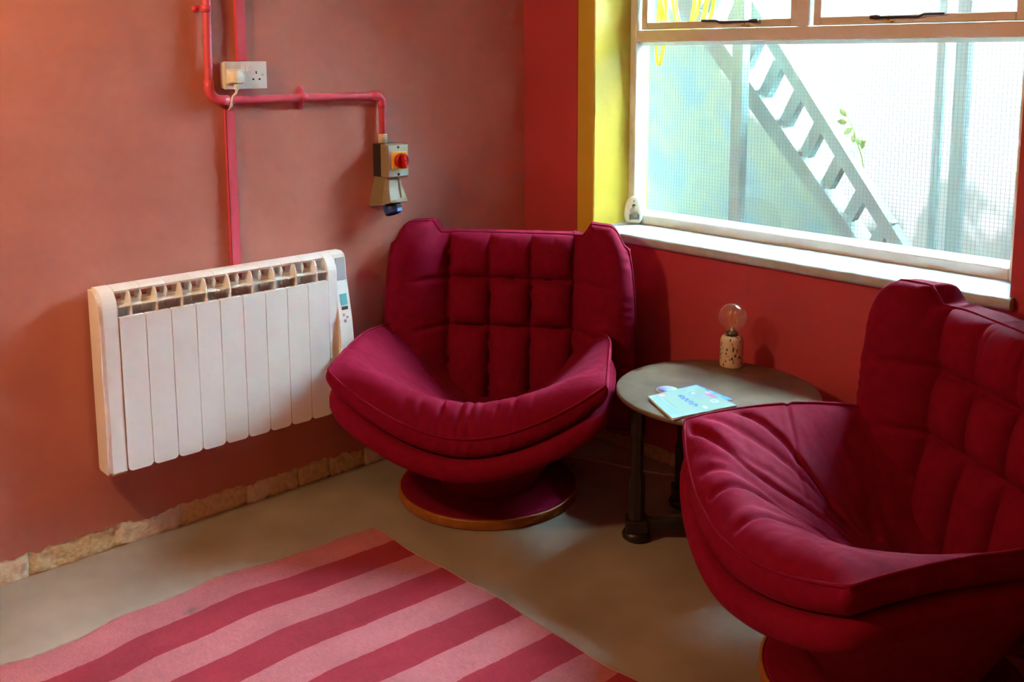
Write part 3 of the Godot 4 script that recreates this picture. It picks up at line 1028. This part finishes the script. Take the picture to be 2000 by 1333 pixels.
# ---------------------------------------------------------------- armchair
func seat_point(u: float, v: float, P: Dictionary, raised: bool) -> Vector3:
	var sag: float = P.sag
	var wide := 0.433 - 0.022 * (1.0 - v) / 2.0 - 0.07 * pow(maxf(0.0, -v), 2.0)
	var d := lerpf(-0.27 + 0.04 * u * u, 0.374 + 0.075 * (1.0 - u * u), (v + 1) / 2)
	var mid := lerpf(0.235, 0.525 - sag, smoothstep(-0.75, 0.9, v))
	var edge: float = 0.525 + P.lift + 0.03 * (1.0 - v * v)
	var h := lerpf(mid, edge, pow(absf(u), 1.8))
	if raised:
		var ed := (1.0 - pow(absf(u), 7.0)) * (1.0 - pow(absf(v), 14.0))
		h += ed * 0.042
		h += P.roll * (1.0 - u * u) * exp(-pow((v - 0.8) / 0.22, 2.0)) * (1.0 - pow(absf(v), 14.0))
		h -= 0.02 * exp(-pow(u / 0.5, 2.0)) * exp(-pow((v + 0.15) / 0.55, 2.0))
		# soft lumps
		h += ed * 0.006 * hiss.get_noise_2d(u * 3.0 + P.kind * 7.0, v * 3.0)
		h += P.folds.call(u, v)
	return Vector3(u * wide, h, d)

func seat_under(u: float, v: float, P: Dictionary) -> Vector3:
	var q := seat_point(u, v, P, false)
	var thick := lerpf(P.thick, 0.066, pow(absf(u), 1.5))
	return q + Vector3(-u * 0.012, -thick - 0.012 * (1 - u * u) * (1 - v * v), -0.012 * maxf(0, v))

func back_point(u: float, v: float, P: Dictionary, puffed: bool) -> Vector3:
	var t := (v + 1) / 2
	var au := absf(u)
	var wide := 0.452 - 0.03 * pow(t, 5.0) - 0.012 * pow(1.0 - t, 3.0)
	var w := u * wide
	var top := 0.858 + 0.046 * smoothstep(0.6, 0.69, au) - 0.08 * pow(smoothstep(0.8, 1.0, au), 2.2)
	var h := lerpf(0.19, top, t)
	var d := lerpf(-0.185 - 0.09 * t, -0.145 - 0.035 * t, smoothstep(0.4, 1.0, au))
	if puffed:
		w += 0.007 * hiss.get_noise_2d(h * 7.0 + P.kind * 9.0, w * 3.0) * (1.0 - pow(au, 4.0))
		h += 0.008 * hiss.get_noise_2d(w * 7.0 + 30.0, h * 3.0 + P.kind * 9.0) * (1.0 - pow(absf(v), 4.0)) * (1.0 - pow(au, 4.0))
		var aw := absf(w)
		var col := 0.225
		var r1 := 0.695
		var r0 := 0.525
		var puff := 0.0
		if aw < col:
			var p := fposmod((w + col) / 0.15, 1.0) * 2.0 - 1.0
			var q := 0.0
			if h > r1:
				q = (h - r1) / (top - r1) * 2.0 - 1.0
			elif h > r0:
				q = (h - r0) / (r1 - r0) * 2.0 - 1.0
			else:
				q = maxf(0.0, (h - 0.19) / (r0 - 0.19) * 2.0 - 1.0)
			puff = 0.064 * pow(maxf(0.0, 1.0 - pow(absf(p), 2.6)), 0.5) * pow(maxf(0.0, 1.0 - pow(absf(q), 3.0)), 0.45)
			if h > r1:
				# the upper row is one roll with only shallow seams
				puff = lerpf(puff, 0.062 * pow(maxf(0.0, 1.0 - pow(absf(q), 3.0)), 0.45) * pow(maxf(0.0, 1.0 - pow(aw / col, 8.0)), 0.5), 0.45)
			for k in 3:
				puff -= 0.004 * exp(-pow((w - (-0.05 + 0.11 * k + 0.02 * sin(k * 5.0 + P.kind))) / 0.007, 2.0)) * smoothstep(0.76, 1.0, t) * (1.0 - smoothstep(0.97, 1.0, t))
		else:
			var p := (aw - col) / maxf(wide - col, 0.01) * 2.0 - 1.0
			puff = 0.072 * pow(maxf(0.0, 1.0 - pow(absf(p), 2.4)), 0.55) * pow(maxf(0.0, 1.0 - pow(absf(v), 8.0)), 0.6)
			for rr in [r0, r1]:
				var y0: float = rr - 0.02 * (p + 1.0) * (1.0 if rr == r0 else 0.4)
				puff -= 0.016 * exp(-pow((h - y0) / 0.011, 2.0)) * smoothstep(0.5, -1.0, p)
			puff += 0.006 * hiss.get_noise_2d(w * 9.0 + 4.0, h * 6.0 + P.kind * 5.0) * (1.0 - p * p)
			# gathers along the outer seam
			puff += 0.003 * sin(h * 130.0 + 3.0 * sin(h * 31.0)) * smoothstep(0.5, 0.9, p) * (1.0 - smoothstep(0.96, 1.0, p))
		d += puff
		h += puff * 0.18
	return Vector3(w + P.shift, h, d)

func armchair(called: String, label: String, at: Vector3, deg: float, P: Dictionary) -> void:
	var ch := thing(called, label, "armchair", at, deg_to_rad(deg), "crimson velvet swivel armchairs")
	if P.kind == 0:
		var spots := [-0.42, -0.3, -0.155, -0.02, 0.06, 0.13, 0.24, 0.36, 0.5]
		var deep := [0.4, 0.6, 1.0, 1.0, 0.7, 0.5, 0.5, 0.6, 0.4]
		P.folds = func(u: float, v: float) -> float:
			var s := 0.0
			for k in spots.size():
				s -= 0.013 * deep[k] * exp(-pow((u - spots[k] - 0.03 * (1.0 - v)) / 0.018, 2.0)) * smoothstep(0.62, 0.86, v) * (1.0 - smoothstep(0.985, 1.0, v))
			s -= 0.004 * exp(-pow((v - 0.28 + 0.5 * (u + 0.7)) / 0.03, 2.0)) * smoothstep(-0.35, -0.5, u)
			return s
	else:
		P.folds = func(u: float, v: float) -> float:
			var ang := atan2(u - 0.25, v + 0.55)
			var rad := Vector2(u - 0.25, v + 0.55).length()
			var s := 0.0
			for k in 9:
				var a0 := -0.86 + 0.092 * k + 0.02 * sin(k * 3.7)
				s -= 0.015 * (0.6 + 0.4 * sin(k * 2.3 + 1.0)) * exp(-pow((ang - a0 - 0.05 * sin(rad * 4.0 + k)) / 0.022, 2.0)) * smoothstep(0.55, 0.95, rad) * (1.0 - smoothstep(0.93, 0.99, maxf(absf(u), absf(v))))
			s -= 0.005 * exp(-pow((v - 0.1 - 0.25 * (u + 0.8)) / 0.02, 2.0)) * smoothstep(-0.2, -0.4, u)
			return s
	# base: wooden rim, velvet disc
	var st := mb()
	lathe(st, [Vector2(0, 0.0), Vector2(0.30, 0.0), Vector2(0.308, 0.002), Vector2(0.31, 0.005), Vector2(0.31, 0.03), Vector2(0.308, 0.034), Vector2(0.302, 0.035), Vector2(0.3, 0.034), Vector2(0.3, 0.028), Vector2(0, 0.028)], 96)
	fin(st, "base_rim", M.rim_wood, ch)
	st = mb()
	lathe(st, [Vector2(0, 0.026), Vector2(0.299, 0.026), Vector2(0.2985, 0.034), Vector2(0.29, 0.0365), Vector2(0.15, 0.038), Vector2(0, 0.038)], 72)
	fin(st, "base_disc", M.velvet, ch)
	# shell: the upholstered bowl under the cushion
	var n := 132
	var v := PackedVector3Array()
	var f := PackedInt32Array()
	var rows := 19
	for j in n:
		var th := TAU * j / n
		var dir := Vector2(sin(th), cos(th))
		# round the square of (u, v) a little towards a superellipse
		var k := pow(pow(absf(dir.x), 14.0) + pow(absf(dir.y), 14.0), -1.0 / 14.0)
		var rim := seat_under(dir.x * k, dir.y * k, P)
		rim.y -= 0.008
		var out := Vector3(rim.x, 0, rim.z - 0.05).normalized()
		rim += out * 0.012
		var ped := Vector3(dir.x * 0.215, 0.125, dir.y * 0.215 + 0.01)
		v.append(Vector3(0, 0.16, 0.02))
		v.append(Vector3(rim.x * 0.7, rim.y * 0.7 + 0.3 * 0.05, rim.z * 0.7 + 0.015))
		v.append(rim - out * 0.03)
		for q in [1.35, 0.8, 0.25, -0.3, -0.85, -1.35]:
			v.append(rim + Vector3(0, -0.034, 0) + out * 0.02 * cos(q) + Vector3(0, 0.034 * sin(q), 0))
		var low := rim + Vector3(0, -0.068, 0) - out * 0.014
		for q in [0.12, 0.3, 0.5, 0.7, 0.88, 1.0]:
			var p := low.lerp(ped, q)
			p.y += 0.012 * sin(PI * q)
			v.append(p)
		v.append(Vector3(dir.x * 0.19, 0.09, dir.y * 0.19 + 0.006))
		v.append(Vector3(dir.x * 0.172, 0.06, dir.y * 0.172))
		v.append(Vector3(dir.x * 0.165, 0.037, dir.y * 0.165))
		v.append(Vector3(0, 0.037, 0))
	for j in n:
		var j1 := (j + 1) % n
		for q in rows - 1:
			f.append_array(PackedInt32Array([j * rows + q, j * rows + q + 1, j1 * rows + q + 1, j * rows + q, j1 * rows + q + 1, j1 * rows + q]))
	st = mb()
	shape(st, v, f, PackedVector2Array(), 1)
	fin(st, "shell", M.velvet, ch)
	# back shell
	st = mb()
	var sf := func(back: bool) -> Callable:
		return func(u: float, w: float) -> Vector3:
			var q := back_point(u, w, P, false)
			var t := (w + 1) / 2
			var o := Vector3((q.x - P.shift) * 1.035 + P.shift, lerpf(0.2, q.y - 0.075 - 0.03 * absf(u), t), q.z - (0.055 + 0.12 * (1.0 - pow(absf(u), 3.0)) if back else 0.025 + 0.05 * (1.0 - pow(u, 4.0))))
			if back:
				o.x = (o.x - P.shift) * 0.93 + P.shift
				o.z += 0.035 * t
			return o
	slab(st, 36, 20, sf.call(false), sf.call(true), 5, 0.02)
	fin(st, "back_shell", M.velvet, ch)
	# back cushion
	st = mb()
	var edge := slab(st, 168, 120, func(u: float, w: float) -> Vector3: return back_point(u, w, P, true), func(u: float, w: float) -> Vector3: return back_point(u * 0.985, w, P, false) + Vector3(0, -0.004, -0.03 - 0.055 * (1.0 - pow(u, 4.0))), 5, 0.012)
	var bc := fin(st, "back_cushion", M.velvet, ch)
	piping(edge, bc)
	# seat cushion
	st = mb()
	edge = slab(st, 150, 130, func(u: float, w: float) -> Vector3: return seat_point(u, w, P, true), func(u: float, w: float) -> Vector3: return seat_under(u, w, P), 6, 0.013)
	var sc := fin(st, "seat_cushion", M.velvet, ch)
	piping(edge, sc)

func piping(edge: PackedVector3Array, parent: Node) -> void:
	var pts := []
	for k in range(0, edge.size(), 3):
		pts.append(edge[k])
	var st := mb()
	tube(st, pts, 0.0042, 7, true)
	fin(st, "piping", M.velvet, parent)

# ---------------------------------------------------------------- table and what lies on it
func table() -> void:
	var t := thing("side_table", "round dark wooden side table with four chunky turned legs between the armchairs", "table", Vector3(1.238, 0, 0.378))
	var o := t.position
	var st := mb()
	lathe(st, [Vector2(0, 0.482), Vector2(0.292, 0.482), Vector2(0.299, 0.485), Vector2(0.302, 0.490), Vector2(0.302, 0.4945), Vector2(0.3, 0.4975), Vector2(0.296, 0.4995), Vector2(0.27, 0.5), Vector2(0, 0.5)], 96)
	fin(st, "table_top", M.table_wood, t)
	var c := Vector3(1.226, 0, 0.337)
	var e1 := Vector3(0.987, 0, -0.16)
	var e2 := Vector3(0.16, 0, 0.987)
	var feet := []
	for s in [[-1, 1], [1, 1], [1, -1], [-1, -1]]:
		var p: Vector3 = c + e1 * 0.205 * s[0] + e2 * 0.147 * s[1]
		feet.append(p)
		st = mb()
		lathe(st, [Vector2(0, 0.045), Vector2(0.027, 0.045), Vector2(0.027, 0.205), Vector2(0.0255, 0.212), Vector2(0.0205, 0.215), Vector2(0.0205, 0.325), Vector2(0.022, 0.335), Vector2(0.0245, 0.34), Vector2(0.0245, 0.455), Vector2(0.03, 0.46), Vector2(0.03, 0.4825), Vector2(0, 0.4825)], 8, p - o, Basis(), -1, PI / 8)
		var leg := fin(st, "leg", M.table_leg, t)
		st = mb()
		box(st, p - o + Vector3(0, 0.05, 0), Vector3(0.068, 0.04, 0.068), 0.004, Basis(Vector3.UP, 0.76))
		lathe(st, [Vector2(0, 0), Vector2(0.034, 0), Vector2(0.043, 0.008), Vector2(0.045, 0.018), Vector2(0.04, 0.028), Vector2(0.032, 0.033), Vector2(0, 0.033)], 20, p - o)
		fin(st, "foot", M.table_leg, leg)
	for k in 2:
		var a: Vector3 = feet[k]
		var b: Vector3 = feet[k + 2]
		var dirn := (b - a).normalized()
		st = mb()
		box(st, (a + b) / 2 - o + Vector3(0, 0.052, 0), Vector3((b - a).length() - 0.05, 0.034, 0.03), 0.003, Basis(dirn, Vector3.UP, dirn.cross(Vector3.UP)))
		fin(st, "stretcher", M.table_leg, t)
		st = mb()
		box(st, (a + b) / 2 - o + Vector3(0, 0.468, 0), Vector3((b - a).length() - 0.05, 0.028, 0.03), 0.002, Basis(dirn, Vector3.UP, dirn.cross(Vector3.UP)))
		fin(st, "bearer", M.table_leg, t)
	# lamp
	var l := thing("table_lamp", "small terrazzo table lamp with a large round clear filament bulb", "lamp", Vector3(1.133, 0.5, 0.157))
	st = mb()
	lathe(st, [Vector2(0, 0), Vector2(0.034, 0), Vector2(0.036, 0.002), Vector2(0.0365, 0.006), Vector2(0.0365, 0.08), Vector2(0.0355, 0.09), Vector2(0.032, 0.098), Vector2(0.026, 0.102), Vector2(0.021, 0.103), Vector2(0.019, 0.1), Vector2(0, 0.098)], 40)
	fin(st, "terrazzo_base", M.terrazzo, l)
	st = mb()
	lathe(st, [Vector2(0, 0.098), Vector2(0.0175, 0.098), Vector2(0.0175, 0.107), Vector2(0.0185, 0.108), Vector2(0.0185, 0.111), Vector2(0.015, 0.115), Vector2(0, 0.115)], 24)
	fin(st, "socket", M.brass_dark, l)
	var cy := 0.161
	var br := 0.0465
	st = mb()
	var prof := [Vector2(0.0125, 0.111), Vector2(0.0135, 0.114)]
	for k in range(3, 25):
		var a := PI * k / 24.0
		if br * sin(a) > 0.017 or k > 12:
			prof.append(Vector2(br * sin(a) if k < 24 else 0.0, cy - br * cos(a)))
	# a single skin of glass
	for k in prof.size() - 1:
		for j in 40:
			var pa: Vector2 = prof[k]
			var pb: Vector2 = prof[k + 1]
			var q := []
			for w in [[pa, j], [pb, j], [pb, j + 1], [pa, j + 1]]:
				q.append(Vector3(w[0].x * cos(TAU * w[1] / 40.0), w[0].y, w[0].x * sin(TAU * w[1] / 40.0)))
			st.set_smooth_group(1)
			for i in [0, 1, 2, 0, 2, 3]:
				st.add_vertex(q[i])
	var bulb := fin(st, "bulb", M.bulb_glass, l)
	st = mb()
	lathe(st, [Vector2(0, 0.112), Vector2(0.011, 0.112), Vector2(0.006, 0.122), Vector2(0.003, 0.13), Vector2(0, 0.131)], 14)
	fin(st, "stem", M.bulb_base, bulb)
	for k in 4:
		var a := TAU * k / 4.0 + 0.5
		st = mb()
		tube(st, [Vector3(cos(a) * 0.012, 0.142, sin(a) * 0.012), Vector3(cos(a) * 0.009, 0.18, sin(a) * 0.009)], 0.0011, 6)
		tube(st, [Vector3(cos(a) * 0.004, 0.128, sin(a) * 0.004), Vector3(cos(a) * 0.012, 0.142, sin(a) * 0.012)], 0.0004, 5)
		fin(st, "filament", M.filament, bulb)
	# papers
	sheet("booklet", "pale green printed booklet lying on top of a blue leaflet on the table", "booklet", [Vector3(1.157, 0, 0.600), Vector3(1.193, 0, 0.418), Vector3(1.372, 0, 0.470), Vector3(1.312, 0, 0.685)], 0.5045, 0.006, booklet_print())
	sheet("leaflet", "bright blue printed leaflet half under the green booklet", "leaflet", [Vector3(1.15, 0, 0.545), Vector3(1.176, 0, 0.398), Vector3(1.327, 0, 0.425), Vector3(1.30, 0, 0.575)], 0.5015, 0.0022, leaflet_print())
	var co := thing("coaster", "round lilac and blue printed coaster on the dark table beside the leaflet", "coaster", Vector3(1.142, 0.5, 0.494))
	st = mb()
	lathe(st, [Vector2(0, 0), Vector2(0.0315, 0), Vector2(0.032, 0.001), Vector2(0.032, 0.0018), Vector2(0.0315, 0.0022), Vector2(0, 0.0022)], 40)
	fin(st, "disc", M.page_white, co)
	st = mb()
	lathe(st, [Vector2(0, 0.0021), Vector2(0.030, 0.0021), Vector2(0.030, 0.0025), Vector2(0, 0.0025)], 40)
	var cm := mat("coaster_print", Color.WHITE, 0.5)
	textured(cm, noise_tex(0.03, Color8(96, 112, 206), Color8(206, 214, 246), 61, 256), 4.0)
	fin(st, "print", cm, co)
	# cable on the floor
	st = mb()
	var cv := Curve3D.new()
	for q in [[0.2, 0.32], [0.33, 0.25], [0.474, 0.205], [0.626, 0.142], [0.74, 0.108], [0.79, 0.085], [0.84, 0.055], [0.92, 0.05], [1.2, 0.06], [1.6, 0.045], [2.2, 0.05]]:
		cv.add_point(Vector3(q[0], 0.0036, q[1]), Vector3(-0.04, 0, 0.012), Vector3(0.04, 0, -0.012))
	tube(st, Array(cv.tessellate(4, 3)), 0.0036, 8)
	tag(fin(st, "floor_cable", M.cable_white), "thin beige cable lying on the floor along the red wall", "cable")

func sheet(called: String, label: String, category: String, corners: Array, y: float, th: float, im: Image) -> void:
	var c: Vector3 = (corners[0] + corners[1] + corners[2] + corners[3]) / 4.0
	var s := thing(called, label, category, c + Vector3(0, y, 0))
	var at := func(u: float, v: float) -> Vector3:
		var a: Vector3 = corners[0].lerp(corners[3], (u + 1) / 2)
		var b: Vector3 = corners[1].lerp(corners[2], (u + 1) / 2)
		return a.lerp(b, (v + 1) / 2) - c
	var lift := func(u: float, v: float) -> float: return 0.003 * pow(maxf(0.0, -u), 2.0) * th / 0.006
	var st := mb()
	slab(st, 8, 8, func(u: float, v: float) -> Vector3: return at.call(u, v) + Vector3(0, th / 2 - 0.0005 + lift.call(u, v), 0), func(u: float, v: float) -> Vector3: return at.call(u, v) + Vector3(0, -th / 2 + lift.call(u, v) * 0.6, 0), 2)
	fin(st, "pages", M.page_white, s)
	st = mb()
	slab(st, 8, 8, func(u: float, v: float) -> Vector3: return at.call(u * 1.004, v * 1.004) + Vector3(0, th / 2 + lift.call(u, v), 0), func(u: float, v: float) -> Vector3: return at.call(u * 1.004, v * 1.004) + Vector3(0, th / 2 - 0.0005 + lift.call(u, v), 0), 1)
	var m := mat(called + "_print", Color.WHITE, 0.35)
	m.albedo_texture = ImageTexture.create_from_image(im)
	fin(st, "cover", m, s)

func blob(im: Image, cx: float, cy: float, rx: float, ry: float, c: Color, ring := 0.0) -> void:
	for x in range(maxi(0, int(cx - rx)), mini(im.get_width(), int(cx + rx) + 1)):
		for y in range(maxi(0, int(cy - ry)), mini(im.get_height(), int(cy + ry) + 1)):
			var q := pow((x - cx) / rx, 2.0) + pow((y - cy) / ry, 2.0)
			if q < 1.0 and q > ring:
				im.set_pixel(x, y, c)

func booklet_print() -> Image:
	# u runs along the long left edge towards the reader, v across
	var im := Image.create(256, 256, false, Image.FORMAT_RGB8)
	im.fill(Color8(132, 158, 144))
	im.fill_rect(Rect2i(20, 26, 216, 8), Color8(104, 156, 190))
	im.fill_rect(Rect2i(30, 36, 190, 3), Color8(90, 150, 220))
	im.fill_rect(Rect2i(20, 12, 200, 4), Color8(108, 146, 168))
	im.fill_rect(Rect2i(16, 54, 150, 3), Color8(104, 134, 128))
	for k in 12:
		blob(im, 60 + k * 11, 128 + 5 * sin(k * 2.0), 9, 10, Color8(56, 100, 186))
	for k in 10:
		blob(im, 70 + k * 12, 126 + 4 * cos(k * 3.0), 3, 6, Color8(140, 170, 196))
	blob(im, 58, 186, 14, 18, Color8(110, 150, 226))
	blob(im, 62, 190, 8, 10, Color8(190, 190, 236))
	blob(im, 108, 196, 24, 26, Color8(126, 142, 176), 0.72)
	blob(im, 108, 196, 12, 13, Color8(130, 150, 200))
	blob(im, 176, 214, 20, 16, Color8(170, 196, 240))
	blob(im, 172, 214, 6, 5, Color8(110, 130, 200))
	blob(im, 120, 238, 34, 12, Color8(176, 108, 146))
	blob(im, 86, 244, 14, 8, Color8(226, 150, 150))
	blob(im, 214, 150, 16, 8, Color8(190, 226, 232))
	blob(im, 20, 60, 12, 14, Color8(226, 150, 140))
	return im

func leaflet_print() -> Image:
	var im := Image.create(128, 128, false, Image.FORMAT_RGB8)
	for x in 128:
		for y in 128:
			var n := hiss.get_noise_2d(x * 0.04, y * 0.04)
			im.set_pixel(x, y, Color8(66, 118, 220).lerp(Color8(96, 190, 240), clampf(0.4 + n, 0, 1)))
	blob(im, 20, 58, 18, 20, Color8(190, 140, 214))
	blob(im, 18, 52, 12, 13, Color8(120, 140, 226))
	blob(im, 14, 30, 10, 8, Color8(210, 236, 244))
	blob(im, 34, 104, 4, 12, Color8(226, 240, 250))
	blob(im, 40, 104, 10, 3, Color8(226, 240, 250))
	return im

# ---------------------------------------------------------------- rug
func rug() -> void:
	var x0 := 0.425
	var x1 := 1.945
	var z0 := 1.078
	var z1 := 3.3
	var r := thing("striped_rug", "flat-woven rug with pink and crimson stripes on the painted floor", "rug", Vector3((x0 + x1) / 2, 0, (z0 + z1) / 2))
	var o := r.position
	var wob := func(s: float, k: float) -> float: return 0.010 * sin(s * 9.0 + k) + 0.006 * sin(s * 23.0 + k * 3.0)
	var left_edge := Curve.new()
	left_edge.min_value = -1.0
	for q in [[1.05, 0.016], [1.226, 0.007], [1.38, -0.006], [1.595, -0.034], [1.753, -0.022], [1.866, -0.022], [2.0, 0.006], [2.11, 0.013], [2.18, -0.004], [2.35, -0.01]]:
		left_edge.add_point(Vector2((q[0] - 1.05) / 1.3, q[1]))
	var at := func(u: float, v: float) -> Vector3:
		var x := lerpf(x0, x1, (u + 1) / 2)
		var z := lerpf(z0, z1, (v + 1) / 2)
		x += left_edge.sample_baked((z - 1.05) / 1.3) * (1.0 - (u + 1) / 2)
		z += wob.call(x, 2.0) * 0.6 * (1.0 - (v + 1) / 2)
		var e := maxf(absf(u), absf(v))
		var y := 0.008 + 0.0035 * maxf(0.0, hiss.get_noise_2d(x * 5.0, z * 5.0)) + 0.003 * smoothstep(0.96, 1.0, e) * (0.5 + 0.5 * sin((x + z) * 20.0))
		return Vector3(x, y, z) - o
	var st := mb()
	var edge := slab(st, 130, 150, at, func(u: float, v: float) -> Vector3:
		var q: Vector3 = at.call(u, v)
		return Vector3(q.x, 0.0005, q.z), 1)
	var W := 1024
	var H := 1024
	var im := Image.create(W, H, false, Image.FORMAT_RGB8)
	var n := FastNoiseLite.new()
	n.seed = 71
	n.frequency = 0.5
	var slow := FastNoiseLite.new()
	slow.seed = 72
	slow.frequency = 0.006
	var pink := Color8(168, 92, 98)
	var red := Color8(142, 32, 46)
	for px in W:
		var x := (px + 0.5) / W * (x1 - x0)
		for py in H:
			var z := (py + 0.5) / H * (z1 - z0)
			var xs := x + 0.004 * sin(z * 6.0) + 0.003 * slow.get_noise_2d(py, 40.0)
			var k := int(floor(xs / 0.1165))
			var c := pink if k % 2 == 0 else red
			var g := 1.0 + 0.10 * n.get_noise_2d(px * 0.12, py * 2.0) + 0.07 * n.get_noise_2d(px * 2.0, py * 0.5) + 0.10 * slow.get_noise_2d(px, py)
			c = Color(clampf(c.r * g, 0, 1), clampf(c.g * g, 0, 1), clampf(c.b * g, 0, 1))
			var stain := Vector2((x - 0.10) / 0.02, (z - 0.645) / 0.032).length() + 0.5 * slow.get_noise_2d(px * 12.0, py * 12.0)
			if stain < 1.0:
				c = c.lerp(Color8(96, 72, 66), 0.65 * (1.0 - stain))
			if n.get_noise_2d(px * 1.7 + 900.0, py * 1.7) > 0.9:
				c = c.lerp(Color8(240, 224, 216), 0.6)
			im.set_pixel(px, py, c)
	var m := mat("rug_weave", Color.WHITE, 0.95)
	m.albedo_texture = ImageTexture.create_from_image(im)
	m.metallic_specular = 0.2
	m.rim_enabled = true
	m.rim = 0.25
	fin(st, "weave", m, r)
	var pts := []
	for k in range(0, edge.size(), 1):
		pts.append(edge[k] + Vector3(0, -0.002 + 0.0012 * (k % 2), 0))
	st = mb()
	tube(st, pts, 0.0034, 6, true)
	fin(st, "bound_edge", M.stitch_cream, r)
